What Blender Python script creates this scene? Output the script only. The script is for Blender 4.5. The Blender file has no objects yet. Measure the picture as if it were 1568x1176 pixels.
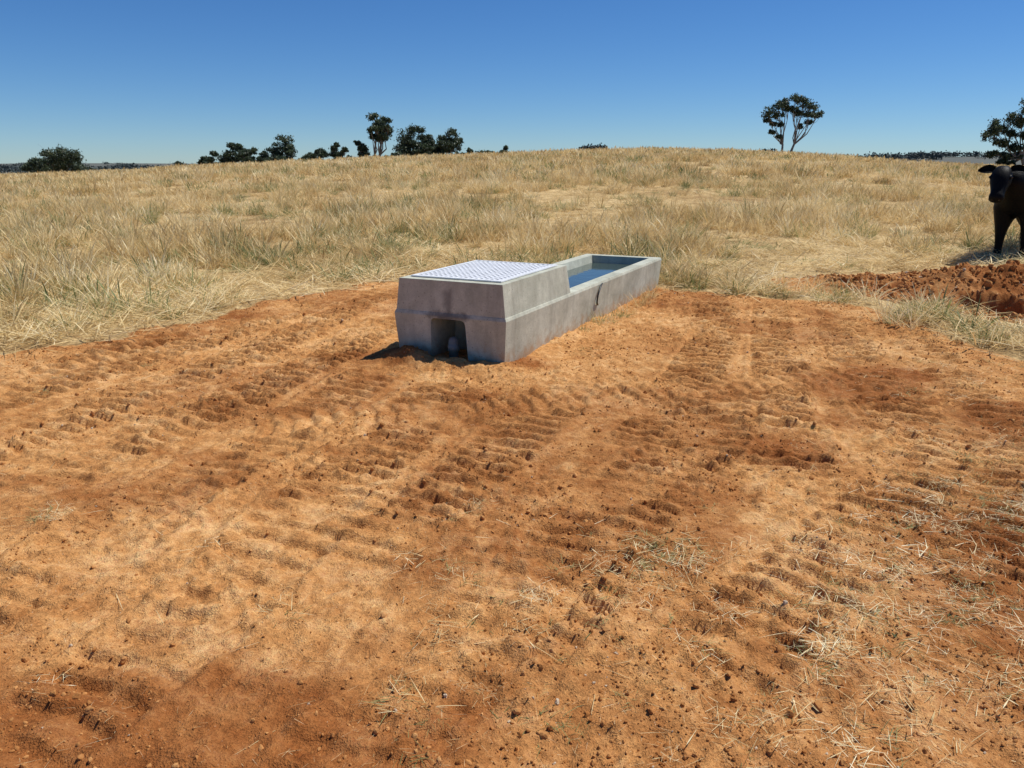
import bpy, bmesh, math, random
import numpy as np
from mathutils import Vector, Matrix, noise as mnoise
rng=np.random.default_rng(7); random.seed(7)
D2R=math.radians
scene=bpy.context.scene
ROOT=scene.collection

# ------------------------------------------------------------ noise
def _h(ix,iy,s):
    n=(ix.astype(np.int64)*374761393+iy.astype(np.int64)*668265263+s*1442695041)&0xFFFFFFFF
    n=((n^(n>>13))*1274126177)&0xFFFFFFFF
    n=((n^(n>>16))*2246822519)&0xFFFFFFFF
    return ((n^(n>>15))&0xFFFFFF)/float(0xFFFFFF)
def vn(x,y,s=0):
    fx=np.floor(x);fy=np.floor(y);u=x-fx;v=y-fy
    u=u*u*u*(u*(u*6-15)+10);v=v*v*v*(v*(v*6-15)+10)
    a=_h(fx,fy,s);b=_h(fx+1,fy,s);c=_h(fx,fy+1,s);d=_h(fx+1,fy+1,s)
    return (a*(1-u)+b*u)*(1-v)+(c*(1-u)+d*u)*v
def fbm(x,y,o=4,s=0):
    r=0;a=.5;t=0
    for i in range(o):
        c,sn=math.cos(i*1.1+.4),math.sin(i*1.1+.4)
        r=r+a*vn((x*c-y*sn)*2**i+i*17.3,(x*sn+y*c)*2**i+i*5.1,s+i);t+=a;a*=.5
    return r/t
def ss(a,b,x):
    t=np.clip((x-a)/(b-a),0,1);return t*t*(3-2*t)

# ------------------------------------------------------------ terrain
HX=[-400,-120,-63.7,-51,-39,-23,-7,7.8,16,25.7,37.8,50,63.7,120,400]
HZ=[-3,-1.2,.05,.45,1.1,1.85,2.3,2.75,3.0,2.85,2.3,1.5,.85,.2,-2]
_k=np.linspace(-400,400,1601);_hz=np.interp(_k,HX,HZ)
_g=np.exp(-np.linspace(-3,3,17)**2/2);_g/=_g.sum()
_hz=np.convolve(np.pad(_hz,8,mode='edge'),_g,'valid')
def base(x,y):
    H=np.interp(x*118/(np.clip(y,12,100)+18),_k,_hz)
    t=np.clip((y-12)/88,0,1)
    z=H*(1.5*t-.5*t**3)
    back=ss(0,180,y-100)
    z=z-(H+8)*back
    z=z+19*np.exp(-((x-640)/330)**2-((y-1150)/300)**2)
    z=z+12*np.exp(-((x+1300)/700)**2-((y-2500)/500)**2)
    far=ss(250,500,y)
    z=z+far*3*(fbm(x/300,y/300,3,31)-.5)
    near=ss(14,30,y)*(1-back)
    z=z+near*.22*(fbm(x/9,y/9,3,12)-.5)
    return z
DIRT=[[(-30,-12),(-4.9,6.0),(-4.42,6.5),(-3.6,7.15),(-2.9,8.9),(-2.0,10.6),(-.9,11.3),(.9,10.8),(1.9,9.95),(3.27,9.3),(4.2,8.9),(4.1,7.8),(4.15,7.1),(4.5,6.1),(6,5.2),(9,4.6),(30,3),(30,-12)],
      [(3.4,10.3),(4.5,9.2),(5.0,7.9),(7,7.0),(12,6.6),(13,12.2),(9.0,12.2),(6.3,12.0),(5.3,11.6),(4.0,11.1)]]
def sdpoly(x,y,P):
    d=np.full(x.shape,1e9);ins=np.zeros(x.shape,bool);n=len(P)
    for i in range(n):
        ax,ay=P[i];bx,by=P[(i+1)%n];ex,ey=bx-ax,by-ay
        t=np.clip(((x-ax)*ex+(y-ay)*ey)/(ex*ex+ey*ey),0,1)
        d=np.minimum(d,np.hypot(x-ax-t*ex,y-ay-t*ey))
        c=((ay>y)!=(by>y))&(x<(bx-ax)*(y-ay)/((by-ay) if by!=ay else 1e-9)+ax)
        ins^=c
    return np.where(ins,-d,d)
def sdirt(x,y):
    d=np.minimum(sdpoly(x,y,DIRT[0]),sdpoly(x,y,DIRT[1]))
    return d+.75*(fbm(x*1.3,y*1.3,4,5)-.5)
# tracked-machine passes: start, end, half width, pitch, phase, amp
TR=[((.75,4.3),(2.55,9.3),.24,.125,.1,1.15),((1.35,3.9),(3.15,9.0),.23,.13,.5,1.15),((2.1,3.3),(3.75,8.8),.25,.135,.2,1.05),
    ((2.9,3.5),(4.1,8.0),.22,.13,.8,1.0),((-3.9,3.6),(-2.3,9.3),.25,.13,.3,1.05),((-3.2,3.4),(-1.55,9.9),.25,.125,.7,1.15),
    ((-2.5,3.6),(-1.15,8.2),.24,.13,.9,1.15),((-4.6,4.0),(-3.2,7.4),.25,.14,.3,1.0),((-1.9,3.1),(-1.0,5.9),.24,.13,.4,1),
    ((-1.15,2.7),(-.35,5.6),.25,.135,.6,.95),((-.55,2.9),(.55,5.5),.24,.13,.15,.95),((.1,2.3),(1.5,5.3),.26,.135,.35,.9),
    ((.7,2.2),(2.6,4.6),.24,.135,.75,.75),((1.5,2.4),(3.2,4.6),.24,.135,.45,.7),((-2.4,1.6),(-1.4,4.4),.25,.14,.75,.5),((-1.5,1.8),(-.6,3.8),.25,.14,.2,.6),
    ((-3.2,2.4),(-2.2,5.0),.25,.14,.1,.8),((-.4,1.6),(.5,3.4),.24,.14,.6,.45),((-1.6,4.6),(3.6,6.3),.22,.13,.2,.5)]
def tracks(x,y):
    out=np.zeros(x.shape)
    wob=(fbm(x*1.1,y*1.1,2,71)-.5)
    for k,((ax,ay),(bx,by),hw,pt,ph,am) in enumerate(TR):
        ex,ey=bx-ax,by-ay;L=math.hypot(ex,ey);ex/=L;ey/=L
        t=(x-ax)*ex+(y-ay)*ey;s=-(x-ax)*ey+(y-ay)*ex
        sel=(np.abs(s)<hw*1.6+.3)&(t>-.5)&(t<L+.5)
        if not sel.any(): continue
        t=t[sel];s=s[sel];xx=x[sel];yy=y[sel];wb=wob[sel]
        s=s+.10*np.sin(t*.8+k)+wb*.15
        w=(1-ss(hw*.85,hw*1.0,np.abs(s)))*ss(-.3,.3,t)*(1-ss(L-.4,L+.3,t))
        m=ss(.27,.47,fbm(xx*1.8+k*9,yy*1.8,3,40+k))
        q=(t+wb*.10+.025*(vn(xx*5,yy*5,60+k)-.5)+.015*(vn(xx*16,yy*16,160+k)-.5))/pt+ph+.25*np.abs(s)/hw
        q=q-np.floor(q)
        prof=ss(0,.13,q)*(1-ss(.38,.86,q))
        bar=(prof-.40)*.050*am*(.25+.75*m)*(.38+1.0*vn(xx*9,yy*9,90+k))
        bar=np.clip(bar,-.019,.038)
        berm=.014*np.exp(-((np.abs(s)-hw*1.08)/.03)**2)*ss(-.1,.3,t)*(1-ss(L-.3,L+.1,t))*m
        out[sel]=out[sel]*(1-w*.85)+w*(bar-.008)+berm
    return out
ANG=math.atan2(.902,.432);O=(-.047,6.0);Lx,Ly=math.cos(ANG),math.sin(ANG)
def tl(x,y):
    dx,dy=x-O[0],y-O[1];return dx*Lx+dy*Ly,-dx*Ly+dy*Lx
def detail(x,y,sd):
    m=1-ss(-.25,.1,sd)
    nearm=(1-ss(14,18,np.hypot(x,y-4)))
    d=tracks(x,y)
    rough=(fbm(x*2.2,y*2.2,4,3)-.5)*.055+(fbm(x*9,y*9,4,9)-.5)*.028
    cl=fbm(x*17,y*17,3,15); rough=rough+ss(.52,.66,cl)*.016*ss(.42,.62,fbm(x*1.5,y*1.5,2,88))
    cl=fbm(x*34,y*34,2,16); rough=rough+ss(.54,.72,cl)*.009*ss(.35,.55,fbm(x*2.3,y*2.3,2,89))
    rough=rough+(fbm(x*42,y*42,2,19)-.5)*.012
    rr=ss(2.4,3.6,x-.15*y)*ss(0,2,y)
    rough=rough+rr*(np.abs(fbm(x*3.3,y*3.3,4,33)-.5)*.16-.03)
    z=nearm*m*(d*(1-.4*rr)+rough)
    l,w=tl(x,y)
    dx=np.maximum(np.maximum(-l,l-4.65),0);dy=np.maximum(np.maximum(-w,w-1.05),0)
    dist=np.hypot(dx,dy)
    n=fbm(x*4,y*4,3,55)
    z=z+np.exp(-(dist/.13)**2)*(.01+.04*n)
    nk=1-.9*np.exp(-((w-.52)/.22)**2)*np.exp(-((l+.0)/.16)**2)
    z=z+.085*np.exp(-((l+.13)/.15)**2-((w-.86)/.30)**2)*(.6+.8*n)*nk+.06*np.exp(-((l+.17)/.10)**2-((w-.45)/.45)**2)*(.5+.9*n)
    z=z-.03*np.exp(-((l-.05)/.14)**2-((w-.52)/.2)**2)
    z=z+.05*np.exp(-((l-.25)/.3)**2-((w-1.18)/.16)**2)
    n2=fbm(x*2.6,y*2.6,4,66);n3=fbm(x*8,y*8,3,67)
    def seg(ax,ay,bx,by):
        ex,ey=bx-ax,by-ay;t=np.clip(((x-ax)*ex+(y-ay)*ey)/(ex*ex+ey*ey),0,1)
        return np.hypot(x-ax-t*ex,y-ay-t*ey)
    z=z+.33*np.exp(-(seg(5.6,9.85,10,9.8)/.45)**2)*(.40+.8*n2+.5*n3)
    z=z+.12*np.exp(-(seg(4.2,10.5,9,11.3)/.45)**2)*(.2+1.1*n2+.3*n3)
    z=z-.45*(1-ss(.50,.62,seg(5.75,8.72,10,8.3)+.35*(n2-.5)))
    z=z+nearm*(1-m)*(fbm(x*3,y*3,3,23)-.4)*.08
    return z
def fullz(x,y,sd=None):
    if sd is None: sd=sdirt(x,y)
    z=base(x,y);k=np.hypot(x,y-4)<18.5
    z[k]+=detail(x[k],y[k],sd[k])
    return z

def grow(a,step,ratio,lim):
    r=[];v=a
    while v<lim:
        step*=ratio;v+=step;r.append(v)
    return r
ys=list(np.arange(1.3,4.2,.0115))+list(np.arange(4.2,7.2,.015))+list(np.arange(7.2,13,.026))
ys=sorted(-v for v in grow(-1.3,.012,1.15,60))+ys+grow(ys[-1],.03,1.035,7000)
xc=list(np.arange(-2.9,2.9,.0125));xr=list(np.arange(2.9,7.8,.024))
xs=[-v for v in xr[::-1]]+xc+xr
rt=grow(xs[-1],.024,1.06,6000);xs=[-v for v in rt[::-1]]+xs+rt
xs=np.array(xs);ys=np.array(ys)
X,Y=np.meshgrid(xs,ys);X=X.ravel();Y=Y.ravel()
SD=sdirt(X,Y);Z=fullz(X,Y,SD)

def mesh_np(name,co,faces,mat=None,smooth=True,attrs=None):
    me=bpy.data.meshes.new(name);co=np.asarray(co,np.float32);faces=np.asarray(faces,np.int32)
    me.vertices.add(len(co));me.vertices.foreach_set('co',co.ravel())
    k=faces.shape[1];me.loops.add(faces.size);me.loops.foreach_set('vertex_index',faces.ravel())
    me.polygons.add(len(faces));me.polygons.foreach_set('loop_start',np.arange(0,faces.size,k,dtype=np.int32))
    me.polygons.foreach_set('loop_total',np.full(len(faces),k,np.int32))
    me.update(calc_edges=True)
    me.polygons.foreach_set('use_smooth',np.full(len(faces),smooth))
    for n,v in (attrs or {}).items():
        a=me.attributes.new(n,'FLOAT','POINT');a.data.foreach_set('value',np.asarray(v,np.float32))
    if mat: me.materials.append(mat)
    return me
def addobj(name,me,parent=None):
    o=bpy.data.objects.new(name,me);ROOT.objects.link(o)
    if parent:o.parent=parent
    return o

# ------------------------------------------------------------ materials
class NT:
    def __init__(s,m):
        m.use_nodes=True;s.t=m.node_tree;s.t.nodes.clear()
    def n(s,ty,ins=None,**kw):
        nd=s.t.nodes.new(ty)
        for k,v in kw.items(): setattr(nd,k,v)
        for k,v in (ins or {}).items():
            sk=nd.inputs[k]
            if isinstance(v,bpy.types.NodeSocket): s.t.links.new(v,sk)
            else: sk.default_value=v
        return nd
    def noise(s,vec,scale,det=4,rough=.55,dist=0):
        return s.n('ShaderNodeTexNoise',{'Vector':vec,'Scale':scale,'Detail':det,'Roughness':rough,'Distortion':dist}).outputs['Fac']
    def ramp(s,f,st):
        r=s.n('ShaderNodeValToRGB',{'Fac':f});e=r.color_ramp.elements
        while len(e)<len(st): e.new(.5)
        for a,(p,c) in zip(e,st): a.position=p;a.color=(*c,1) if len(c)==3 else c
        return r.outputs['Color']
    def mix(s,f,a,b,bt='MIX'):
        return s.n('ShaderNodeMixRGB',{'Fac':f,'Color1':a,'Color2':b},blend_type=bt).outputs[0]
    def math(s,op,a,b=0.,c=0.,clamp=False):
        return s.n('ShaderNodeMath',{0:a,1:b,2:c},operation=op,use_clamp=clamp).outputs[0]
    def out(s,sh): s.n('ShaderNodeOutputMaterial',{'Surface':sh})
def g3(v): return (v,v,v)
def mat(name): return bpy.data.materials.new(name)

SOIL=[(.38,(.35,.144,.043)),(.5,(.53,.262,.092)),(.62,(.70,.412,.182))]
def ground_mat():
    m=mat('ground_soil_and_straw');t=NT(m)
    P=t.n('ShaderNodeNewGeometry').outputs['Position']
    dirt=t.n('ShaderNodeAttribute',attribute_name='dirt').outputs['Fac']
    moist=t.n('ShaderNodeAttribute',attribute_name='moist').outputs['Fac']
    n1=t.noise(P,1.1,8,.68,.4);n2=t.noise(P,8,5,.7);n3=t.noise(P,45,4,.7);n4=t.noise(P,160,2,.6)
    c=t.ramp(t.math('ADD',t.math('MULTIPLY',n1,.55),t.math('MULTIPLY',n2,.45)),SOIL)
    c=t.mix(.6,c,t.ramp(n3,[(.3,g3(.28)),(.5,g3(.5)),(.72,g3(.76))]),'OVERLAY')
    c=t.mix(.5,c,t.ramp(n4,[(.3,g3(.28)),(.7,g3(.72))]),'OVERLAY')
    vs=t.n('ShaderNodeTexVoronoi',{'Vector':P,'Scale':80.})
    peb=t.math('MULTIPLY',t.math('LESS_THAN',vs.outputs['Distance'],.2),t.math('GREATER_THAN',t.n('ShaderNodeSeparateColor',{0:vs.outputs['Color']}).outputs[0],.9))
    c=t.mix(t.math('MULTIPLY',peb,.5),c,(.66,.50,.33,1))
    mo=t.math('ADD',moist,t.math('MULTIPLY',t.math('SUBTRACT',t.noise(P,3.5,7,.72,.5),.5),1.5))
    mo=t.n('ShaderNodeMapRange',{'Value':mo,'From Min':.12,'From Max':.75,'To Min':0.,'To Max':.85}).outputs[0]
    c=t.mix(mo,c,t.mix(1,c,(.50,.33,.24,1),'MULTIPLY'))
    g1=t.noise(P,.25,4,.6);g2=t.noise(P,3.,5,.7);g5=t.noise(P,30,3,.8)
    g=t.ramp(t.math('ADD',t.math('MULTIPLY',g1,.4),t.math('MULTIPLY',g2,.6)),
        [(.38,(.27,.16,.065)),(.5,(.48,.33,.15)),(.62,(.67,.51,.26))])
    g=t.mix(.85,g,t.ramp(g5,[(.3,g3(.15)),(.7,g3(.80))]),'OVERLAY')
    y=t.n('ShaderNodeSeparateXYZ',{0:P}).outputs['Y']
    far=t.n('ShaderNodeMapRange',{'Value':y,'From Min':160.,'From Max':900.}).outputs[0]
    g=t.mix(far,g,(.12,.125,.11,1))  # aerial haze painted into the base colour of distant ground
    f=t.math('ADD',dirt,t.math('MULTIPLY',t.math('SUBTRACT',t.noise(P,9,4,.7),.5),1.4))
    f=t.n('ShaderNodeMapRange',{'Value':f,'From Min':.35,'From Max':.65}).outputs[0]
    col=t.mix(f,g,c)
    h=t.math('ADD',t.math('MULTIPLY',n3,.6),t.math('MULTIPLY',n4,.35))
    b=t.n('ShaderNodeBump',{'Height':h,'Strength':1.,'Distance':.020})
    b2=t.n('ShaderNodeBump',{'Height':n2,'Strength':.3,'Distance':.03,'Normal':b.outputs[0]})
    p=t.n('ShaderNodeBsdfPrincipled',{'Base Color':col,'Roughness':.95,'Normal':b2.outputs[0]})
    p.inputs['Specular IOR Level'].default_value=.1
    t.out(p.outputs[0]);return m
def straw_mat(name,cols,trans=.3):
    m=mat(name);t=NT(m)
    bc=t.n('ShaderNodeAttribute',attribute_name='bc').outputs['Fac']
    rnd=t.n('ShaderNodeObjectInfo').outputs['Random']
    P=t.n('ShaderNodeNewGeometry').outputs['Position']
    nz=t.noise(P,.35,3,.6)
    f=t.math('ADD',t.math('MULTIPLY',bc,.45),t.math('MULTIPLY',rnd,.4))
    f=t.math('ADD',f,t.math('MULTIPLY',nz,1.0))
    f=t.math('SUBTRACT',f,.45)
    c=t.ramp(f,cols)
    p=t.n('ShaderNodeBsdfPrincipled',{'Base Color':c,'Roughness':.6})
    p.inputs['Specular IOR Level'].default_value=.25
    tr=t.n('ShaderNodeBsdfTranslucent',{'Color':c})
    t.out(t.n('ShaderNodeMixShader',{0:trans,1:p.outputs[0],2:tr.outputs[0]}).outputs[0]);return m
def leaf_mat():
    m=mat('eucalyptus_leaves');t=NT(m)
    bc=t.n('ShaderNodeAttribute',attribute_name='bc').outputs['Fac']
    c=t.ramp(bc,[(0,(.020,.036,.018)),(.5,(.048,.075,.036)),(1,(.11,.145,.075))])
    p=t.n('ShaderNodeBsdfPrincipled',{'Base Color':c,'Roughness':.55})
    tr=t.n('ShaderNodeBsdfTranslucent',{'Color':c})
    t.out(t.n('ShaderNodeMixShader',{0:.25,1:p.outputs[0],2:tr.outputs[0]}).outputs[0]);return m
def simple(name,col,rough=.6,metal=0,nscale=20,var=.3,bump=0.,spec=.5):
    m=mat(name);t=NT(m);P=t.n('ShaderNodeTexCoord').outputs['Object']
    n=t.noise(P,nscale,4,.6)
    c=t.mix(1,(*col,1),t.ramp(n,[(.25,g3(1-var)),(.75,g3(1))]),'MULTIPLY')
    ins={'Base Color':c,'Roughness':rough,'Metallic':metal}
    if bump: ins['Normal']=t.n('ShaderNodeBump',{'Height':n,'Strength':.6,'Distance':bump}).outputs[0]
    p=t.n('ShaderNodeBsdfPrincipled',ins);p.inputs['Specular IOR Level'].default_value=spec
    t.out(p.outputs[0]);return m
def clod_mat():
    m=mat('soil_clods');t=NT(m);P=t.n('ShaderNodeNewGeometry').outputs['Position']
    n1=t.noise(P,1.1,8,.68,.4);n2=t.noise(P,8,5,.7)
    c=t.ramp(t.math('ADD',t.math('MULTIPLY',n1,.55),t.math('MULTIPLY',n2,.45)),SOIL)
    c=t.mix(t.n('ShaderNodeObjectInfo').outputs['Random'],t.mix(1,c,(.66,.55,.45,1),'MULTIPLY'),c)
    p=t.n('ShaderNodeBsdfPrincipled',{'Base Color':c,'Roughness':.95});p.inputs['Specular IOR Level'].default_value=.1
    t.out(p.outputs[0]);return m
def concrete_mat():
    m=mat('cast_concrete');t=NT(m);P=t.n('ShaderNodeTexCoord').outputs['Object']
    n1=t.noise(P,2.2,5,.6,.6);n2=t.noise(P,14,4,.6);n3=t.noise(P,90,3,.6)
    c=t.ramp(n1,[(.3,(.34,.345,.270)),(.5,(.45,.455,.365)),(.7,(.55,.56,.46))])
    c=t.mix(.35,c,t.ramp(n2,[(.3,g3(.35)),(.7,g3(.65))]),'OVERLAY')
    c=t.mix(.25,c,t.ramp(n3,[(.3,g3(.3)),(.7,g3(.7))]),'OVERLAY')
    s=t.n('ShaderNodeSeparateXYZ',{0:P})
    mp=t.n('ShaderNodeMapping',{'Vector':P,'Scale':(9,9,.9)}).outputs[0]
    st=t.ramp(t.noise(mp,1.,4,.6),[(.52,g3(0)),(.75,g3(1))])
    c=t.mix(t.math('MULTIPLY',st,.42),c,(.20,.19,.155,1))
    dv=t.n('ShaderNodeVectorMath',{0:P,1:(0.03,.535,.53)},operation='SUBTRACT').outputs[0]
    dv=t.n('ShaderNodeVectorMath',{0:dv,1:(4,1.7,1.)},operation='MULTIPLY').outputs[0]
    ln=t.n('ShaderNodeVectorMath',{0:dv},operation='LENGTH').outputs['Value']
    ln=t.math('ADD',ln,t.math('MULTIPLY',t.math('SUBTRACT',n2,.5),.1))
    dm=t.n('ShaderNodeMapRange',{'Value':ln,'From Min':.05,'From Max':.13,'To Min':.6,'To Max':0.}).outputs[0]
    c=t.mix(dm,c,(.15,.14,.12,1))
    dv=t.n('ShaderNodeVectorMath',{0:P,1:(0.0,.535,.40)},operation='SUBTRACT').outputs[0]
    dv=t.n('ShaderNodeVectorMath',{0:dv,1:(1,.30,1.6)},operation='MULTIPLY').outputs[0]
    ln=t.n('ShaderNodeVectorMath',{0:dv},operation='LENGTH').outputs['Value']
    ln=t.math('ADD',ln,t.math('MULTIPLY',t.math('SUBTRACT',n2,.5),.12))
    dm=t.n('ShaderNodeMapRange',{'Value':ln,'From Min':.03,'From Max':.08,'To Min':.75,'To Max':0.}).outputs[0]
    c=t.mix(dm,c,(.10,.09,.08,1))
    z=t.math('ADD',s.outputs['Z'],t.math('MULTIPLY',t.math('SUBTRACT',n2,.5),.40))
    so=t.n('ShaderNodeMapRange',{'Value':z,'From Min':.0,'From Max':.15,'To Min':.7,'To Max':0.}).outputs[0]
    c=t.mix(so,c,(.42,.24,.11,1))
    pit=t.n('ShaderNodeTexVoronoi',{'Vector':P,'Scale':26.})
    pm=t.math('LESS_THAN',pit.outputs['Distance'],t.math('MULTIPLY',n2,.25))
    c=t.mix(t.math('MULTIPLY',pm,.5),c,(.14,.13,.11,1))
    h=t.math('SUBTRACT',t.math('ADD',t.math('MULTIPLY',n3,.4),t.math('MULTIPLY',n2,.6)),t.math('MULTIPLY',pm,.7))
    b=t.n('ShaderNodeBump',{'Height':h,'Strength':.5,'Distance':.006}).outputs[0]
    p=t.n('ShaderNodeBsdfPrincipled',{'Base Color':c,'Roughness':.85,'Normal':b});p.inputs['Specular IOR Level'].default_value=.3
    t.out(p.outputs[0]);return m
M_ground=ground_mat()
M_straw=straw_mat('dry_grass_blades',[(0.05,(.27,.165,.062)),(.3,(.57,.40,.165)),(.6,(.83,.66,.34)),(.9,(.92,.82,.55))])
M_green=straw_mat('green_grass_blades',[(0.1,(.10,.13,.045)),(.5,(.23,.27,.10)),(.9,(.47,.44,.19))])
M_litter=straw_mat('straw_stalks',[(0.1,(.42,.30,.13)),(.4,(.70,.55,.28)),(.8,(.90,.82,.56))],.1)
M_leaf=leaf_mat()
M_bark=simple('eucalyptus_bark',(.26,.23,.20),.85,nscale=3,var=.5)
M_conc=concrete_mat()

# ------------------------------------------------------------ ground
nx,ny=len(xs),len(ys)
ii=(np.arange(ny-1)[:,None]*nx+np.arange(nx-1)[None,:]).ravel()
F=np.stack([ii,ii+1,ii+nx+1,ii+nx],1)
dirt=1-ss(-.12,.12,SD)
moist=ss(.47,.62,fbm(X*.7,Y*.9,4,77))*.45
for cx,cy,r in [(2.65,5.5,.5),(3.0,5.9,.4),(1.6,4.2,.3),(6.4,9.0,1.5),(6.5,10.7,1.1),(8.5,10.3,1.6),(8.5,8.5,1.6),(2.6,2.6,.9),(3.3,4.6,.5),(.1,6.2,.2),(-.9,6.3,.25),(4.8,9.9,.6),(5.2,8.8,.5)]:
    moist=np.maximum(moist,1.25*np.exp(-((X-cx)**2+(Y-cy)**2)/r**2)*(.5+.8*fbm(X*3,Y*3,3,78)))
moist=np.clip(moist+.36*(1-ss(1.6,3.9,Y+.8*(fbm(X*1.2,Y*1.2,3,79)-.5))),0,1)
addobj('ground',mesh_np('ground',np.stack([X,Y,Z],1),F,M_ground,True,{'dirt':dirt,'moist':moist}))

# ------------------------------------------------------------ grass
def blades(n,R,hmin,hmax,w,lean,curve,head=.4,flat=False,seed=0,green=0):
    r=np.random.default_rng(seed)
    rad=R*np.sqrt(r.random(n));a0=r.random(n)*6.283
    bx,by=rad*np.cos(a0),rad*np.sin(a0)
    az=a0+r.normal(0,1.0,n) if not flat else r.random(n)*6.283
    L=hmin+(hmax-hmin)*r.random(n)
    th=np.abs(r.normal(lean,lean*.5+.05,n))
    if flat: th=np.clip(r.normal(1.32,.22,n),.7,1.62)
    K=4;co=np.zeros((n,K,2,3));px,py=bx.copy(),by.copy();pz=np.zeros(n)
    if flat: pz=r.random(n)*.07*min(1,n/10)
    hd=r.random(n)<head
    prof=np.where(hd[:,None],np.array([.55,.5,1.5,.4]),np.array([1,.9,.65,.15]))
    sa=r.random(n)*6.283;sx,sy=np.cos(sa),np.sin(sa)
    cv=np.abs(r.normal(curve,curve*.5,n))
    frac=[0,.35,.35,.30]
    for k in range(K):
        if k>0:
            th2=np.clip(th+cv*k,0,2.4 if not flat else 1.68)
            px=px+np.sin(th2)*np.cos(az)*L*frac[k];py=py+np.sin(th2)*np.sin(az)*L*frac[k];pz=pz+np.cos(th2)*L*frac[k]
            pz=np.maximum(pz,.004)
        ww=w*prof[:,k]*.5*(.7+.6*r.random(n))
        if flat: tilt=r.random(n)*.6
        else: tilt=0
        for j,sg in enumerate((-1,1)):
            co[:,k,j,0]=px+sx*ww*sg;co[:,k,j,1]=py+sy*ww*sg;co[:,k,j,2]=pz+ww*sg*tilt
    i=np.arange(n)[:,None]*8
    f=np.concatenate([i+np.array([2*k,2*k+1,2*k+3,2*k+2]) for k in range(3)],0)
    bc=np.repeat(r.random(n),8)
    lev=np.tile(np.repeat([0,.1,.2,.25],2),n)
    return co.reshape(-1,3),f,np.clip(bc*.8+lev,0,1)
def var_coll(name,specs):
    c=bpy.data.collections.new(name)
    for i,(sp,m) in enumerate(specs):
        co,f,bc=blades(seed=100+i*7,**sp)
        me=mesh_np(f'{name}_{i:02d}',co,f,m,False,{'bc':bc})
        c.objects.link(bpy.data.objects.new(f'{name}_{i:02d}',me))
    return c
def scatter(name,co,rot,scl,idx,coll):
    me=bpy.data.meshes.new(name);n=len(co);me.vertices.add(n);me.vertices.foreach_set('co',np.asarray(co,np.float32).ravel())
    a=me.attributes.new('rot','FLOAT_VECTOR','POINT');a.data.foreach_set('vector',np.asarray(rot,np.float32).ravel())
    a=me.attributes.new('scl','FLOAT_VECTOR','POINT');a.data.foreach_set('vector',np.asarray(scl,np.float32).ravel())
    a=me.attributes.new('vid','INT','POINT');a.data.foreach_set('value',np.asarray(idx,np.int32))
    o=addobj(name,me)
    ng=bpy.data.node_groups.new(name+'_scatter','GeometryNodeTree')
    ng.interface.new_socket('Geometry',in_out='INPUT',socket_type='NodeSocketGeometry')
    ng.interface.new_socket('Geometry',in_out='OUTPUT',socket_type='NodeSocketGeometry')
    N=ng.nodes;Lk=ng.links
    gi=N.new('NodeGroupInput');go=N.new('NodeGroupOutput');ip=N.new('GeometryNodeInstanceOnPoints')
    ci=N.new('GeometryNodeCollectionInfo');ci.inputs['Collection'].default_value=coll
    ci.inputs['Separate Children'].default_value=True;ci.inputs['Reset Children'].default_value=True
    def na(nm,dt):
        q=N.new('GeometryNodeInputNamedAttribute');q.data_type=dt;q.inputs['Name'].default_value=nm
        return [s for s in q.outputs if s.enabled and s.name=='Attribute'][0]
    Lk.new(gi.outputs[0],ip.inputs['Points']);Lk.new(ci.outputs[0],ip.inputs['Instance'])
    ip.inputs['Pick Instance'].default_value=True
    Lk.new(na('vid','INT'),ip.inputs['Instance Index'])
    Lk.new(na('rot','FLOAT_VECTOR'),ip.inputs['Rotation']);Lk.new(na('scl','FLOAT_VECTOR'),ip.inputs['Scale'])
    Lk.new(ip.outputs[0],go.inputs[0])
    md=o.modifiers.new('scatter','NODES');md.node_group=ng
    return o
specs=[]
for i in range(4): specs.append((dict(n=34,R=.08,hmin=.12,hmax=.42,w=.0075,lean=.3,curve=.18,head=.45),M_straw)) #0-3 standing
for i in range(4): specs.append((dict(n=42,R=.24,hmin=.16,hmax=.42,w=.0078,lean=1.3,curve=.04,head=.2,flat=True),M_straw)) #4-7 flat
for i in range(3): specs.append((dict(n=34,R=.15,hmin=.10,hmax=.30,w=.0075,lean=.75,curve=.25,head=.25),M_straw)) #8-10 messy
for i in range(2): specs.append((dict(n=44,R=.10,hmin=.15,hmax=.38,w=.007,lean=.4,curve=.2,head=.1),M_green)) #11-12
for i in range(3): specs.append((dict(n=36,R=.22,hmin=.16,hmax=.48,w=.016,lean=.35,curve=.2,head=.45),M_straw)) #13-15 mid/far
for i in range(2): specs.append((dict(n=34,R=.4,hmin=.16,hmax=.44,w=.036,lean=.35,curve=.2,head=.45),M_straw)) #16-17 far
specs.append((dict(n=40,R=.35,hmin=.2,hmax=.46,w=.02,lean=.3,curve=.16,head=.3),M_green)) #18
GC=var_coll('grass_tuft',specs)
P=[];I=[];S=[];R=[]
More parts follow.
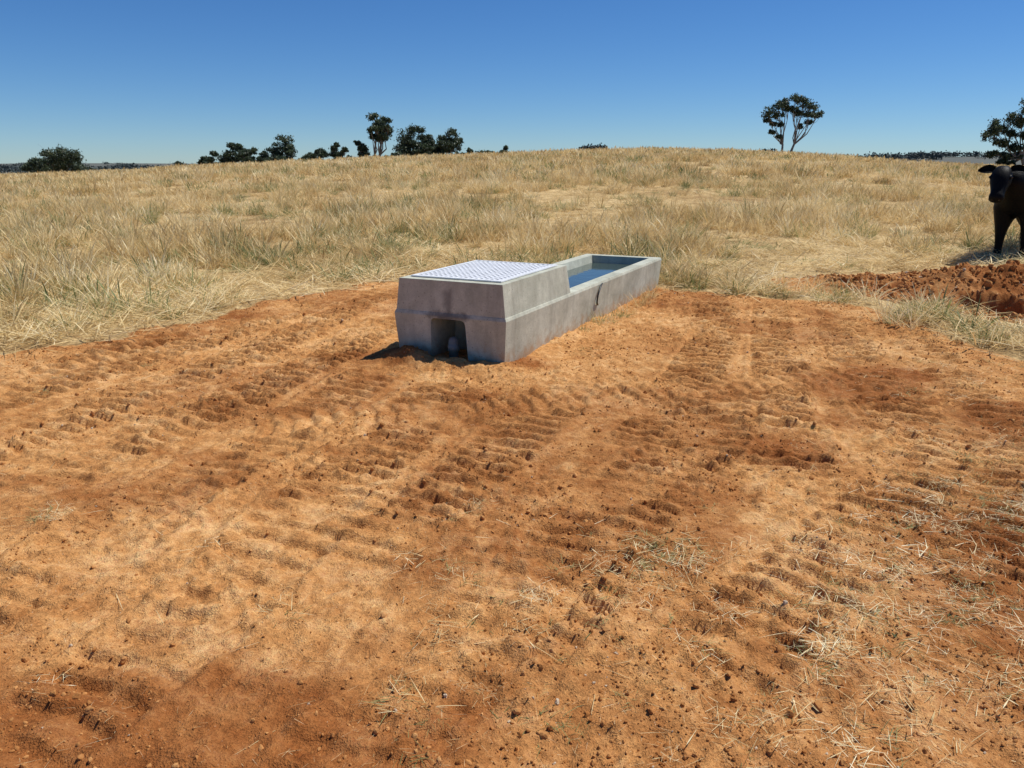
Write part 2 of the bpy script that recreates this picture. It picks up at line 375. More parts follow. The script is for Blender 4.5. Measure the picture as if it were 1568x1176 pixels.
def band(y0,y1,dens,kind):
    wmax=.8*y1+4;n=int((y1-y0)*2*wmax*dens)
    x=rng.uniform(-wmax,wmax,n);y=rng.uniform(y0,y1,n)
    k=(np.abs(x)<.8*np.maximum(y,0)+4);x=x[k];y=y[k]
    sd=sdirt(x,y);pn=fbm(x*1.0,y*1.0,3,101);pn2=fbm(x*.25,y*.35,3,103);r=rng.random(len(x))
    l,w=tl(x,y);ok=(sd>-.05)&~((l>-.15)&(l<4.75)&(w>-.1)&(w<1.15))
    patch=ss(.44,.57,.5*pn2+.5*pn)          # 1 = standing patch, 0 = trampled and thin
    ok&=rng.random(len(x))<(.26+.80*patch)
    idx=np.zeros(len(x),int);sc=.65+.8*rng.random(len(x));hs=(.38+.72*patch)
    if kind=='near':
        fl=np.clip(1.05-ss(.6,3.6,sd+2.6*(pn-.5)),0,1)
        flat=(r<np.maximum(fl*.93,.65*(1-patch)))
        idx=np.where(flat,4+rng.integers(0,4,len(x)),np.where(rng.random(len(x))<.40,8+rng.integers(0,3,len(x)),rng.integers(0,4,len(x))))
        gr=rng.random(len(x))<.10+.30*ss(.5,.60,fbm(x*.9+3,y*.9,2,107))
        gr&=~flat|(rng.random(len(x))<.22)
        idx=np.where(gr,11+rng.integers(0,2,len(x)),idx)
        hs=np.where(flat&~gr,.7,hs*(.7+.3*ss(0,3,sd)))
        lip=(x>5.0)&(y<8.6);hs=np.where(lip,hs*.35,hs)
        ok&=(rng.random(len(x))<.12+.88*ss(-.05,.8,sd))
    elif kind=='mid':
        q=rng.random(len(x))+.5*(.5-patch)
        idx=np.where(q<.42,rng.integers(0,4,len(x)),np.where(q<.62,8+rng.integers(0,3,len(x)),4+rng.integers(0,4,len(x))))
        gr=rng.random(len(x))<.04+.22*ss(.45,.58,fbm(x*.5+3,y*.5,2,107))
        idx=np.where(gr,11+rng.integers(0,2,len(x)),idx)
    elif kind=='far1':
        idx=13+rng.integers(0,3,len(x));gr=rng.random(len(x))<.10;idx=np.where(gr,18,idx)
    else:
        idx=16+rng.integers(0,2,len(x));gr=rng.random(len(x))<.10;idx=np.where(gr,18,idx)
    x,y,idx,sc,hs=x[ok],y[ok],idx[ok],sc[ok],hs[ok]
    z=fullz(x,y)-.01
    P.append(np.stack([x,y,z],1));I.append(idx);S.append(np.stack([sc,sc,sc*hs],1))
    n=len(x);R.append(np.stack([rng.normal(0,.08,n),rng.normal(0,.08,n),rng.uniform(0,6.283,n)],1))
band(-1,6,14,'near')
band(6,14,44,'near');band(14,22,22,'mid');band(22,32,12,'mid');band(31,58,4.2,'far1');band(56,114,1.6,'far2')
for cx,cy,n,r in [(4.55,8.35,30,.25),(4.1,7.9,16,.25),(2.35,10.4,40,.28),(3.95,9.3,18,.3),(4.5,7.0,12,.4),(4.9,6.4,14,.5),(3.4,9.8,14,.3),(2.9,10.0,12,.3),(5.6,6.0,16,.5),(2.1,11.0,20,.4)]:
    x=cx+rng.normal(0,r*.6,n);y=cy+rng.normal(0,r*.6,n);z=fullz(x,y)-.01
    q=rng.random(n);idx=np.where(q<.3,rng.integers(0,4,n),np.where(q<.55,11,np.where(q<.8,8,5)))
    sc=.6+.5*rng.random(n)
    P.append(np.stack([x,y,z],1));I.append(idx);S.append(np.stack([sc,sc,sc*.9],1));R.append(np.stack([rng.normal(0,.2,n),rng.normal(0,.2,n),rng.uniform(0,6.28,n)],1))
l=rng.uniform(1.6,4.6,26);w=rng.uniform(-.22,-.06,26)
x=O[0]+l*Lx-w*Ly;y=O[1]+l*Ly+w*Lx
P.append(np.stack([x,y,fullz(x,y)-.01],1));I.append(rng.choice([1,8,9,11],26));sc=.25+.35*rng.random(26)
S.append(np.stack([sc,sc,sc],1));R.append(np.stack([rng.normal(0,.2,26),rng.normal(0,.2,26),rng.uniform(0,6.28,26)],1))
P=np.concatenate(P);I=np.concatenate(I);S=np.concatenate(S);R=np.concatenate(R)
print('tufts',len(P))
scatter('dry_grass',P,R,S,I,GC)

# ------------------------------------------------------------ straw litter on the soil
sp=[(dict(n=1,R=.0,hmin=.10,hmax=.16,w=.0036,lean=1.3,curve=.06,head=.0,flat=True),M_litter) for _ in range(5)]
sp+=[(dict(n=24,R=.12,hmin=.02,hmax=.13,w=.0030,lean=1.3,curve=.08,head=.15,flat=True),M_litter) for _ in range(4)]
sp+=[(dict(n=22,R=.08,hmin=.03,hmax=.11,w=.0030,lean=.9,curve=.3,head=.0),M_green) for _ in range(2)]
LC=var_coll('straw_piece',sp)
P=[];I=[];S=[]
n=6500;x=rng.uniform(-6,6,n);y=rng.uniform(1.2,9.5,n)
k=(sdirt(x,y)<.05)&(rng.random(n)<.09+.6*ss(.50,.68,fbm(x*.9,y*.9,3,201))+.6*ss(.8,2.4,x)*(1-ss(5,7,y)))
x,y=x[k],y[k];P.append(np.stack([x,y],1));I.append(np.where(rng.random(len(x))<.05,9,rng.integers(0,5,len(x))));S.append(.2+.85*rng.random(len(x))**2.2)
n=9000;y=1.3+5*rng.random(n)**1.4;x=rng.uniform(-1,1,n)*(.75*y+.8);k=rng.random(n)<.15+.85*ss(.45,.65,fbm(x*1.3,y*1.3,3,205));x,y=x[k],y[k]
P.append(np.stack([x,y],1));I.append(rng.integers(0,5,len(x)));S.append(.08+.22*rng.random(len(x)))
for cx,cy,n,r in [(.62,2.92,30,.10),(-.2,2.78,6,.12),(2.25,3.42,80,.22),(2.0,3.3,24,.3),(1.42,2.55,50,.24),(1.75,2.75,50,.28),(-.14,3.4,5,.07),(.15,2.55,12,.2),(1.1,2.2,30,.25),(.5,2.55,12,.2),
                  (-2.15,3.3,9,.05),(1.8,2.1,40,.3),(3.2,4.4,38,.5),(3.6,5.3,30,.5),(3.9,6.2,34,.4),(-.1,2.2,9,.25),(2.7,3.9,34,.35),(.35,2.9,8,.2),(-4,6,14,.6),(-1.2,2.5,3,.3),(2.3,2.9,40,.35),(.9,1.9,12,.2),(.1,2.0,7,.2),(-1.6,2.1,3,.2)]:
    x=cx+rng.normal(0,r,n);y=cy+rng.normal(0,r*.8,n);P.append(np.stack([x,y],1))
    I.append(np.where(rng.random(n)<.55,5+rng.integers(0,4,n),9+rng.integers(0,2,n)));S.append(.3+.6*rng.random(n))
    m_=n*3;x=cx+rng.normal(0,r*1.9,m_);y=cy+rng.normal(0,r*1.7,m_);P.append(np.stack([x,y],1));I.append(rng.integers(0,5,m_));S.append(.2+.6*rng.random(m_))
P=np.concatenate(P);I=np.concatenate(I);S=np.concatenate(S);l,w=tl(P[:,0],P[:,1])
k=~((l>-.1)&(l<4.7)&(w>-.05)&(w<1.1));P,I,S=P[k],I[k],S[k];n=len(P)
z=fullz(P[:,0],P[:,1])+.003
scatter('straw_litter',np.stack([P[:,0],P[:,1],z],1),np.stack([rng.normal(0,.06,n),rng.normal(0,.06,n),rng.uniform(0,6.28,n)],1),np.stack([S,np.maximum(S,.35),S*.5],1),I,LC)

# ------------------------------------------------------------ clods
CC=bpy.data.collections.new('soil_clod')
M_clod=clod_mat()
M_peb=simple('pale_pebbles',(.60,.46,.31),.8,nscale=2,var=.3)
for i in range(6):
    bm=bmesh.new();bmesh.ops.create_icosphere(bm,subdivisions=2,radius=1)
    for v in bm.verts:
        v.co*=1+.42*mnoise.noise(v.co*1.3+Vector((i*7,3,1)))+.22*mnoise.noise(v.co*3.2+Vector((i*3,9,1)))
        v.co.z*=.7
    me=bpy.data.meshes.new(f'soil_clod_{i}');bm.to_mesh(me);bm.free();me.materials.append(M_clod if i<5 else M_peb)
    CC.objects.link(bpy.data.objects.new(f'soil_clod_{i}',me))
n=90000;y=1.2+rng.random(n)**1.5*11.3;x=rng.uniform(-1,1,n)*(.8*y+1.5)
sd=sdirt(x,y);l,w=tl(x,y)
k=(sd<0)&~((l>-.02)&(l<4.7)&(w>-.02)&(w<1.07))&(rng.random(n)<.12+.9*ss(.42,.62,fbm(x*1.6,y*1.6,3,301))+.4*ss(2.4,3.4,x))
x,y=x[k],y[k];n=len(x);s=np.minimum(.0024*np.exp(rng.normal(0,.62,n))+.0005*y*.5,.014)
big=(x>4.2)&(y>7.8);s=np.where(big,s*3.6,s)
scatter('soil_clods',np.stack([x,y,fullz(x,y)+s*.15],1),rng.uniform(0,6.28,(n,3)),np.stack([s*1.2,s,s],1),np.where(rng.random(n)<.02,5,rng.integers(0,5,n)),CC)
print('clods',n)

# ------------------------------------------------------------ trough
def ring_solid(rings):
    bm=bmesh.new();prev=None
    for (x0,x1,y0,y1,z) in rings:
        vs=[bm.verts.new(c) for c in ((x0,y0,z),(x1,y0,z),(x1,y1,z),(x0,y1,z))]
        if prev:
            for i in range(4): bm.faces.new((prev[i],prev[(i+1)%4],vs[(i+1)%4],vs[i]))
        else: bm.faces.new(vs[::-1])
        prev=vs
    bm.faces.new(prev)
    return bm
def tmp(bm,name='tmp'):
    bmesh.ops.recalc_face_normals(bm,faces=bm.faces)
    me=bpy.data.meshes.new(name);bm.to_mesh(me);bm.free();return addobj(name,me)
LG,WD=4.65,1.05
body=tmp(ring_solid([(.035,LG-.035,.040,WD-.040,-.15),(0,LG,0,WD,.395),(.010,LG-.010,.010,WD-.010,.42)]),'trough_body')
upper=tmp(ring_solid([(.013,1.425,.013,WD-.013,.30),(.013,1.425,.013,WD-.013,.41),(.030,1.385,.045,WD-.040,.685)]))
cav=tmp(ring_solid([(1.55,LG-.20,.20,WD-.20,.10),(1.432,LG-.10,.095,WD-.095,.6)]))
cav2=tmp(ring_solid([(.20,1.20,.17,WD-.17,.45),(.20,1.20,.17,WD-.17,.8)]))
bm=bmesh.new()
pr=[(.345,-.3),(.372,.335),(.380,.360),(.405,.374),(.665,.374),(.690,.360),(.698,.335),(.725,-.3)]
a=[bm.verts.new((-.2,y,z)) for y,z in pr];b=[bm.verts.new((.42,y,z)) for y,z in pr]
bm.faces.new(a);bm.faces.new(b[::-1])
for i in range(len(pr)): bm.faces.new((a[i],b[i],b[(i+1)%8],a[(i+1)%8]))
niche=tmp(bm)
for o2,op in ((upper,'UNION'),(cav,'DIFFERENCE'),(cav2,'DIFFERENCE'),(niche,'DIFFERENCE')):
    md=body.modifiers.new('b','BOOLEAN');md.operation=op;md.object=o2;md.solver='EXACT'
dg=bpy.context.evaluated_depsgraph_get();me=bpy.data.meshes.new_from_object(body.evaluated_get(dg))
body.modifiers.clear();body.data=me
for o2 in (upper,cav,cav2,niche): bpy.data.objects.remove(o2)
me.materials.clear();me.materials.append(M_conc)
bv=body.modifiers.new('bevel','BEVEL');bv.width=.010;bv.segments=2;bv.limit_method='ANGLE';bv.angle_limit=D2R(15)
trough=bpy.data.objects.new('concrete_water_trough',None);ROOT.objects.link(trough)
trough.location=(O[0],O[1],0);trough.rotation_euler=(0,0,ANG)
body.parent=trough
mw=mat('trough_water');t=NT(mw);Pn=t.n('ShaderNodeTexCoord').outputs['Object']
b_=t.n('ShaderNodeBump',{'Height':t.noise(Pn,6,3,.5),'Strength':.12,'Distance':.02}).outputs[0]
p=t.n('ShaderNodeBsdfPrincipled',{'Base Color':(.05,.07,.06,1),'Roughness':.04,'IOR':1.33,'Normal':b_});t.out(p.outputs[0])
def quad(name,x0,x1,y0,y1,z,m):
    me=mesh_np(name,[(x0,y0,z),(x1,y0,z),(x1,y1,z),(x0,y1,z)],[[0,1,2,3]],m,False);return addobj(name,me,trough)
quad('water',1.44,4.56,.10,.95,.325,mw);quad('valve_box_water',.19,1.21,.16,.89,.50,mw)
M_galv=simple('galvanised_steel',(.85,.86,.87),.5,.15,nscale=12,var=.2)
bm=bmesh.new()
def box(bm,x0,x1,y0,y1,z0,z1):
    r=bmesh.ops.create_cube(bm,size=1);
    for v in r['verts']: v.co=Vector(((x0+x1)/2+v.co.x*(x1-x0),(y0+y1)/2+v.co.y*(y1-y0),(z0+z1)/2+v.co.z*(z1-z0)))
gx0,gx1,gy0,gy1=.12,1.30,.10,.95;zt=.689
box(bm,gx0,gx1,gy0,gy0+.03,zt,zt+.010);box(bm,gx0,gx1,gy1-.03,gy1,zt,zt+.010)
box(bm,gx0,gx0+.03,gy0+.03,gy1-.03,zt,zt+.010);box(bm,gx1-.03,gx1,gy0+.03,gy1-.03,zt,zt+.010)
x=gx0+.060
while x<gx1-.04: box(bm,x-.014,x+.014,gy0+.028,gy1-.028,zt+.001,zt+.007);x+=.068
y=gy0+.055
while y<gy1-.04: box(bm,gx0+.028,gx1-.028,y-.011,y+.011,zt+.003,zt+.0085);y+=.048
g=tmp(bm,'grate');g.data.materials.append(M_galv);g.parent=trough
def lathe(prof,n=24):
    co=[];f=[]
    for r,z in prof:
        for i in range(n): a=6.28318*i/n;co.append((r*math.cos(a),r*math.sin(a),z))
    for k in range(len(prof)-1):
        for i in range(n): f.append((k*n+i,k*n+(i+1)%n,(k+1)*n+(i+1)%n,(k+1)*n+i))
    return co,f
co,f=lathe([(.040,-.2),(.040,.105),(.050,.107),(.050,.150),(.044,.155),(.044,.180),(.040,.20),(.028,.215),(.012,.222),(.001,.223)])
me=mesh_np('stand_pipe',co,f,simple('grey_pvc',(.20,.21,.20),.45,nscale=8,var=.3),True);o=addobj('stand_pipe',me,trough);o.location=(.07,.52,-.005)
cu=bpy.data.curves.new('lifting_strap','CURVE');cu.dimensions='3D';cu.bevel_depth=.009;cu.bevel_resolution=4
s=cu.splines.new('BEZIER');pts=[(2.30,.004,.395),(2.20,-.012,.365),(2.13,-.014,.29),(2.14,-.004,.22),(2.20,.010,.185)]
s.bezier_points.add(len(pts)-1)
for bp,c in zip(s.bezier_points,pts): bp.co=c;bp.handle_left_type=bp.handle_right_type='AUTO'
cu.materials.append(simple('black_rubber',(.02,.02,.02),.5));o=bpy.data.objects.new('lifting_strap',cu);ROOT.objects.link(o);o.parent=trough

# ------------------------------------------------------------ trees
def tube(pts,rad,n=7):
    pts=[np.array(p,float) for p in pts];co=[];f=[]
    for i,p in enumerate(pts):
        d=pts[min(i+1,len(pts)-1)]-pts[max(i-1,0)];d/=np.linalg.norm(d)+1e-9
        u=np.cross(d,[.3,1,.1]);u/=np.linalg.norm(u);v=np.cross(d,u)
        for k in range(n):
            a=6.28318*k/n;co.append(p+rad[i]*(math.cos(a)*u+math.sin(a)*v))
    for i in range(len(pts)-1):
        for k in range(n): f.append((i*n+k,i*n+(k+1)%n,(i+1)*n+(k+1)%n,(i+1)*n+k))
    return co,f
def make_tree(name,x,y,ztop,W,crown=.6,clumps=None,nleaf=7000,seed=0,fork=.35,r0=None,ls=.2,lean=0,nclump=14,trunks=1,csz=1.):
    r=np.random.default_rng(seed);zb=float(base(np.array([x]),np.array([y]))[0])-.1
    H=ztop-zb;Vc=[];Fc=[];r0=r0 or H*.028
    def addt(p,rd,n=7):
        c,f=tube(p,rd,n);o=len(Vc);Vc.extend(c);Fc.extend([tuple(i+o for i in q) for q in f])
    if clumps is None:
        clumps=[]
        for i in range(nclump):
            for _ in range(30):
                a=r.random()*6.283;rr=math.sqrt(r.random());zz=r.random()
                px=rr*math.cos(a)*W*.40;py=rr*math.sin(a)*W*.32;lim=math.sqrt(max(0,1-rr*rr*.8))
                pz=H*(1-crown)+H*crown*(.12+.76*zz*lim)
                c=(px+lean*pz/H,py,pz,W*(.08+.085*r.random())*csz)
                if all(math.dist(c[:3],q[:3])>W*.15 for q in clumps): break
            clumps.append(c)
    fz=H*fork;cx=np.mean([c[0] for c in clumps]);tr=[]
    for k in range(trunks):
        off=(k-(trunks-1)/2)*W*.18
        base0=np.array([off*.25,0,0]);top=np.array([cx*.35+off,r.normal(0,.2),fz])
        mid=(base0+top)/2+np.array([r.normal(0,.12),r.normal(0,.1),0])
        addt([base0+[0,0,-.3],base0+[0,0,.15],mid,top],[r0*1.5,r0*1.1,r0*.9,r0*.75],9);tr.append(top)
    for c in clumps:
        t0=min(tr,key=lambda q:abs(q[0]-c[0]));e=np.array(c[:3])
        m1=t0*.6+e*.4+np.array([0,0,-.05*H])+r.normal(0,.03*H,3);m2=t0*.25+e*.75+r.normal(0,.03*H,3)
        addt([t0-[0,0,.05],m1,m2,e],[r0*.55,r0*.36,r0*.2,r0*.07],6)
        for j in range(5):
            q=e+r.normal(0,c[3]*.6,3);addt([m2,(m2+q)/2+r.normal(0,.05,3),q],[r0*.16,r0*.1,r0*.04],4)
    nb=len(Fc);per=nleaf//len(clumps);L=[];B=[]
    for c in clumps:
        K=9;d=r.normal(size=(K,3));d/=np.linalg.norm(d,axis=1)[:,None]
        sc=np.array(c[:3])+d*c[3]*np.array([1.2,1.2,.75])*(.45+.55*r.random((K,1)))
        k=r.integers(0,K,per);q=sc[k]+r.normal(size=(per,3))*c[3]*np.array([.29,.29,.21])
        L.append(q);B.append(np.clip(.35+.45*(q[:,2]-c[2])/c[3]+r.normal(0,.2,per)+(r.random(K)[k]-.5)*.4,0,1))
    L=np.concatenate(L);B=np.concatenate(B);n=len(L)
    u=r.normal(size=(n,3));u[:,2]-=.8;u/=np.linalg.norm(u,axis=1)[:,None];v=np.cross(u,r.normal(size=(n,3)));v/=np.linalg.norm(v,axis=1)[:,None]
    sz=ls*(.5+.9*r.random((n,1)));u*=sz*.75;v*=sz*.35
    q=np.stack([L-u,L+v,L+u,L-v],1).reshape(-1,3)
    o=len(Vc);Vall=np.concatenate([np.array(Vc),q]);lf=o+np.arange(n*4).reshape(-1,4)
    Fall=np.concatenate([np.array(Fc),lf]);bc=np.concatenate([np.zeros(o),np.repeat(B,4)])
    me=mesh_np(name,Vall,Fall,None,False,{'bc':bc});me.materials.append(M_bark);me.materials.append(M_leaf)
    me.polygons.foreach_set('material_index',np.concatenate([np.zeros(nb,np.int32),np.ones(n,np.int32)]).astype(np.int32))
    ob=addobj(name,me);ob.location=(x,y,zb);return ob
lone=[(-2.7,.3,5.6,.75),(-1.9,-.4,6.35,.75),(-.9,.3,6.8,.7),(-.6,.2,6.0,.5),(.3,-.3,7.1,.65),(1.2,.3,6.9,.75),(2.1,0,6.5,.75),(2.9,.4,5.9,.7),(3.2,-.3,5.2,.55),
      (-3.0,0,4.8,.55),(-2.2,.6,4.2,.42),(-2.4,-.2,3.2,.33),(1.9,-.5,5.2,.6),(1.0,.5,5.5,.5),(-1.6,.5,5.2,.55),(2.4,.3,4.4,.45),(-1.5,-.3,2.6,.28),(.2,0,5.9,.5),(-1.2,0,4.1,.35),(1.3,.2,3.9,.35)]
make_tree('eucalyptus_tree',35.6,104,10.1,7.2,clumps=lone,nleaf=9500,seed=3,fork=.22,r0=.17,ls=.17,trunks=2)
T=[(-84.5,150,4.9,10.3,.85,0,20),(-57.5,150,3.3,4,.9,0,8),(-54.5,148,4.1,3.8,.9,0,8),(-51,150,5.9,6.6,.88,0,15),(-47.3,146,5.2,4.8,.88,0,10),(-43.7,150,7.1,7.4,.88,0,18),(-38,150,4.9,5,.9,0,9),(-32.8,150,6.5,4.4,.88,0,11),
   (-28.8,150,6.3,4.0,.85,0,10),(-25.5,150,11.3,5.4,.50,1.2,14),(-18,150,9.1,7.8,.82,0,20),(-11.7,149,7.9,6,.82,0,16),(-4.9,150,5.4,5.5,.85,0,11),(-.8,150,5.1,3.7,.85,0,8),(-90,152,3.2,5,.9,0,8),
   (-62,150,3.1,3.7,.9,0,6),(-41,147,5.1,4.6,.9,0,9),(-35.5,148,5.1,4,.9,0,8),(-30.6,147,5.3,3.6,.9,0,8),(-21.5,147,5.6,3.4,.9,0,7),(-14.6,147,6.5,4.6,.9,0,9),(-8,148,5.1,3.6,.9,0,6)]
for i,(x,y,zt_,W,cr,ln,nc) in enumerate(T):
    make_tree('eucalyptus_tree',x,y,zt_,W,cr,None,480*nc+1300,20+i,fork=.3,lean=ln,nclump=nc,ls=.26,trunks=1+(i%2),csz=1.12)
rt_=[(-6.4,0,4.8,.9),(-5.6,.4,5.6,.8),(-5.0,.6,6.2,.95),(-4.9,-.5,3.8,.8),(-3.6,.2,7.2,1.0),(-3.4,.5,5.2,.9),(-2.2,-.6,8.1,1.0),(-2.0,.3,6.4,.9),(-.9,.4,9.0,1.0),(-.6,-.3,7.3,.9),(.6,.2,9.5,1.0),(.8,.2,8.0,.9),
     (2.0,-.3,9.2,1.0),(2.4,.4,7.6,.9),(3.6,0,8.4,1.0),(4.8,.4,7.0,1.0),(5.6,-.2,5.4,.9),(-5.4,.3,2.4,.7),(-2.9,-.4,3.4,.8),(1.2,.6,5.9,.7),(-1.0,.1,4.9,.8),(4.0,.2,5.2,.7),(-3.9,0,2.0,.7),(-2.2,.2,2.2,.6),(-4.4,0,1.3,.5),(-3,0,1.1,.5)]
make_tree('eucalyptus_tree',72.4,112,10.1,13,.82,rt_,20000,61,fork=.20,ls=.21,trunks=2,r0=.24)
r=np.random.default_rng(9);L=[];
def blob(x,y,w,h,n,zt=None):
    z=base(np.array([x]),np.array([y]))[0] if zt is None else zt-h
    q=r.normal(size=(n,3))*np.array([w*.28,w*.28,h*.22]);L.append(np.c_[q[:,0]+x,q[:,1]+y,q[:,2]+z+h*.45,np.full(n,h*.14)])
for i in range(130):
    x=r.uniform(430,900);blob(x,1100+r.normal(0,60),r.uniform(8,22),r.uniform(4,9),110)
for i in range(200):
    y=r.uniform(700,2300);blob(r.uniform(-1.1,-.25)*y,y,r.uniform(14,50),r.uniform(5,9),120)
for x in (27,29.5,31,33): blob(x,300,4,2.6,260,8.0+r.random()*.6)
for x in (46.6,48): blob(x,150,2.2,1.5,200,4.35)
L=np.concatenate(L);n=len(L);u=r.normal(size=(n,3));u/=np.linalg.norm(u,axis=1)[:,None];v=np.cross(u,r.normal(size=(n,3)));v/=np.linalg.norm(v,axis=1)[:,None]
C=L[:,:3];s=L[:,3:];q=np.stack([C-u*s,C+v*s,C+u*s,C-v*s],1).reshape(-1,3)
m2=simple('distant_foliage',(.06,.078,.072),.8,nscale=.1,var=.3)
addobj('distant_trees',mesh_np('distant_trees',q,np.arange(n*4).reshape(-1,4),m2,False))

# ------------------------------------------------------------ cow
M_cow=mat('black_cattle_coat');t=NT(M_cow);Pn=t.n('ShaderNodeTexCoord').outputs['Object']
nz=t.noise(t.n('ShaderNodeMapping',{'Vector':Pn,'Scale':(4,12,12)}).outputs[0],4,4,.6)
p=t.n('ShaderNodeBsdfPrincipled',{'Base Color':t.ramp(nz,[(.3,(.0035,.0038,.0045)),(.75,(.0085,.0085,.009))]),'Roughness':.5,
   'Normal':t.n('ShaderNodeBump',{'Height':nz,'Strength':.5,'Distance':.012}).outputs[0]});p.inputs['Specular IOR Level'].default_value=.09;t.out(p.outputs[0])
def skin(name,V,E,Rr,root=0,sub=2):
    me=bpy.data.meshes.new(name);me.from_pydata(V,E,[]);o=addobj(name,me)
    md=o.modifiers.new('s','SKIN');md.use_smooth_shade=True
    for i,q in enumerate(Rr): me.skin_vertices[0].data[i].radius=(q,q) if not isinstance(q,tuple) else q
    for i in range(len(V)): me.skin_vertices[0].data[i].use_root=(i==root)
    s_=o.modifiers.new('u','SUBSURF');s_.levels=s_.render_levels=sub
    dg=bpy.context.evaluated_depsgraph_get();m_=bpy.data.meshes.new_from_object(o.evaluated_get(dg))
    bpy.data.objects.remove(o);return m_
V=[(-.66,0,1.04),(-.30,0,.99),(.08,0,.97),(.40,0,1.0),(.62,0,1.10),(.82,-.04,1.24),(.96,-.09,1.33),(-.88,0,1.10)]
E=[(0,1),(1,2),(2,3),(3,4),(4,5),(5,6),(0,7)];Rr=[.31,.36,.37,.35,.28,.22,.16,.19]
for s in (1,-1):
    b=len(V);V+=[(.44,.16*s,.74),(.45,.17*s,.56),(.47,.17*s,.42),(.46,.17*s,.18),(.48,.17*s,.09),(.51,.17*s,-.01)];Rr+=[.18,.115,.078,.053,.060,.070]
    E+=[(3,b)]+[(b+i,b+i+1) for i in range(5)]
    b=len(V);V+=[(-.70,.18*s,.82),(-.58,.20*s,.66),(-.82,.19*s,.46),(-.79,.19*s,.18),(-.77,.19*s,.09),(-.74,.19*s,-.01)];Rr+=[.20,.135,.070,.050,.058,.066]
    E+=[(0,b)]+[(b+i,b+i+1) for i in range(5)]
b=len(V);V+=[(-1.05,0,1.10),(-1.10,0,.78),(-1.09,0,.48),(-1.08,0,.38)];Rr+=[.05,.025,.03,.045];E+=[(7,b),(b,b+1),(b+1,b+2),(b+2,b+3)]
bodym=skin('cow_body',V,E,Rr)
def loft(secs,n=20,p=2.4):
    bm=bmesh.new();prev=None
    for (x,z,w,h) in secs:
        vs=[]
        for i in range(n):
            a=2*math.pi*i/n;c,s_=math.cos(a),math.sin(a)
            vs.append(bm.verts.new((x,w*math.copysign(abs(c)**(2/p),c),z+h*math.copysign(abs(s_)**(2/p),s_))))
        if prev:
            for i in range(n): bm.faces.new((prev[i],prev[(i+1)%n],vs[(i+1)%n],vs[i]))
        else: bm.faces.new(vs[::-1])
        prev=vs
    bm.faces.new(prev);return bm
bm=loft([(-.10,-.03,.07,.08),(-.06,-.01,.100,.115),(0,0,.122,.135),(.08,0,.135,.145),(.16,-.005,.132,.14),(.23,-.012,.114,.122),(.31,-.02,.095,.098),(.38,-.025,.087,.085),(.43,-.025,.096,.082),(.475,-.028,.092,.072),(.50,-.032,.068,.050),(.508,-.034,.03,.025)])
bmesh.ops.recalc_face_normals(bm,faces=bm.faces)
for s in (1,-1):
    bmesh.ops.create_uvsphere(bm,u_segments=12,v_segments=8,radius=.036,matrix=Matrix.Translation((.13,.110*s,.065))@Matrix.Diagonal((1.3,.8,.8,1)))
headm=bpy.data.meshes.new('head');bm.to_mesh(headm);bm.free()
for q in headm.polygons:q.use_smooth=True
bm=bmesh.new()
for s in (1,-1):
    rows=[]
    for i in range(8):
        f=i/7;wd=.085*math.sin(math.pi*min(1,(f*.80+.18)))**.7
        c=Vector((-.01-.01*f,s*(.09+.22*f),.05-.045*f+.02*math.sin(f*3)))
        rows.append([bm.verts.new(c+Vector(((j-2)/2*wd,0,.03*(abs(j-2)/2)**2))) for j in range(5)])
    for i in range(7):
        for j in range(4): bm.faces.new((rows[i][j],rows[i][j+1],rows[i+1][j+1],rows[i+1][j]))
bmesh.ops.solidify(bm,geom=bm.faces[:],thickness=.016)
bmesh.ops.recalc_face_normals(bm,faces=bm.faces)
ears=bpy.data.meshes.new('ears');bm.to_mesh(ears);bm.free()
for p_ in ears.polygons:p_.use_smooth=True
bm=bmesh.new()
for s in (1,-1):
    bmesh.ops.create_uvsphere(bm,u_segments=12,v_segments=8,radius=.020,matrix=Matrix.Translation((.135,.128*s,.07)))
    bmesh.ops.create_uvsphere(bm,u_segments=10,v_segments=6,radius=.015,matrix=Matrix.Translation((.497,.044*s,-.012)))
eyem=bpy.data.meshes.new('eyes');bm.to_mesh(eyem);bm.free()
cow=bpy.data.objects.new('black_cow',None);ROOT.objects.link(cow)
CX,CY=8.82,13.55
hd=math.atan2(-.66,-.75)
cow.location=(CX,CY,float(fullz(np.array([CX-.3]),np.array([CY-.3]))[0])-.03);cow.rotation_euler=(0,0,hd);cow.scale=(1.06,1.15,1.05)
def part(n,me,m,loc=(0,0,0),rot=(0,0,0),par=cow):
    me.materials.clear();me.materials.append(m);o=addobj(n,me,par);o.location=loc;o.rotation_euler=rot;return o
part('body',bodym,M_cow)
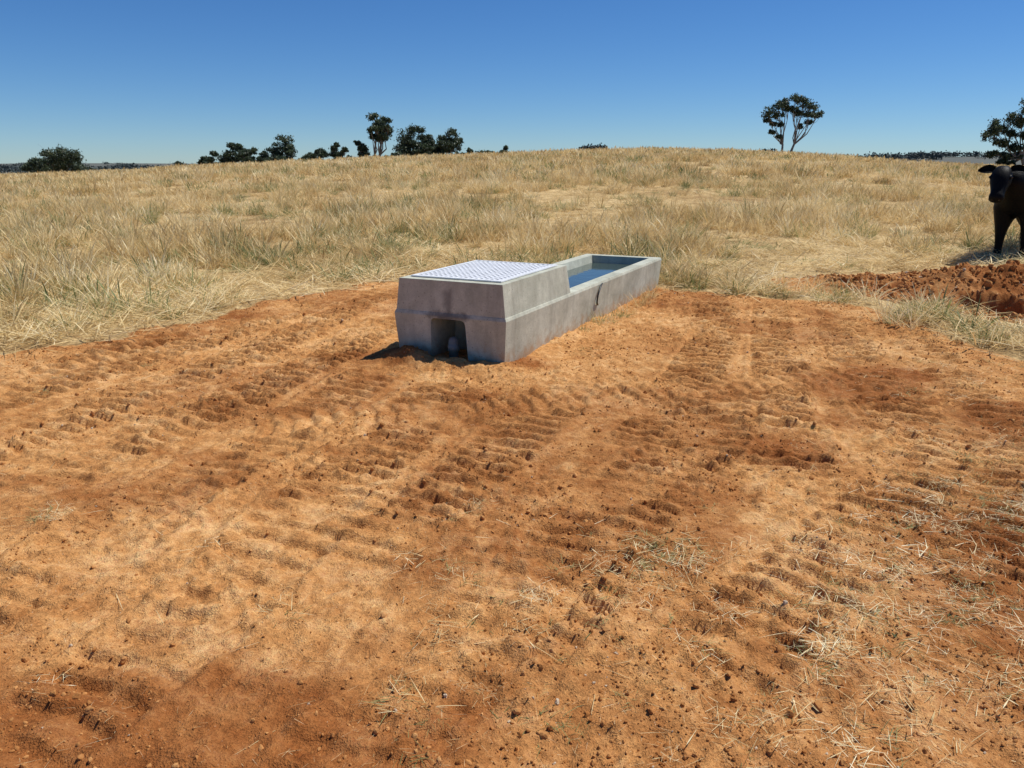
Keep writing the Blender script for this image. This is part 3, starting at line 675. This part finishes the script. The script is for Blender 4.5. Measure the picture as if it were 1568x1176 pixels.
hl=(1.04,-.11,1.35);hr=(0,D2R(50),D2R(10))
part('head',headm,M_cow,hl,hr);part('ears',ears,M_cow,hl,hr);part('eyes',eyem,simple('wet_black_eye',(.01,.008,.006),.1),hl,hr)

# ------------------------------------------------------------ light, sky, camera
w=bpy.data.worlds.new('World');scene.world=w;w.use_nodes=True;nt=w.node_tree;nt.nodes.clear()
el=D2R(61);az=math.atan2(.92,.38)
sky=nt.nodes.new('ShaderNodeTexSky');sky.sky_type='NISHITA';sky.sun_disc=False;sky.sun_elevation=el;sky.sun_rotation=az
sky.air_density=1.0;sky.dust_density=0.0;sky.ozone_density=6.0;sky.altitude=1500
hs=nt.nodes.new('ShaderNodeHueSaturation');hs.inputs['Saturation'].default_value=1.15;hs.inputs['Value'].default_value=1.0
tn=nt.nodes.new('ShaderNodeMixRGB');tn.blend_type='MULTIPLY';tn.inputs[0].default_value=1;tn.inputs[2].default_value=(.70,.87,1.06,1)
bg=nt.nodes.new('ShaderNodeBackground');bg.inputs['Strength'].default_value=.088
ow=nt.nodes.new('ShaderNodeOutputWorld')
nt.links.new(sky.outputs[0],hs.inputs['Color']);nt.links.new(hs.outputs[0],tn.inputs[1]);nt.links.new(tn.outputs[0],bg.inputs['Color']);nt.links.new(bg.outputs[0],ow.inputs[0])
sl=bpy.data.lights.new('sun','SUN');sl.energy=5.0;sl.angle=D2R(.5);sl.color=(1,.965,.90)
so=bpy.data.objects.new('sun',sl);ROOT.objects.link(so)
d=Vector((math.sin(az)*math.cos(el),math.cos(az)*math.cos(el),math.sin(el)))
so.rotation_euler=(-d).to_track_quat('-Z','Y').to_euler()
cam=bpy.data.cameras.new('camera');co_=bpy.data.objects.new('camera',cam);ROOT.objects.link(co_)
co_.location=(0,0,1.6);co_.rotation_euler=(D2R(90-15.9),0,0);cam.sensor_width=36;cam.lens=27.18;cam.clip_end=20000;cam.clip_start=.05
scene.camera=co_
scene.view_settings.view_transform='Standard';scene.view_settings.look='None';scene.view_settings.exposure=0
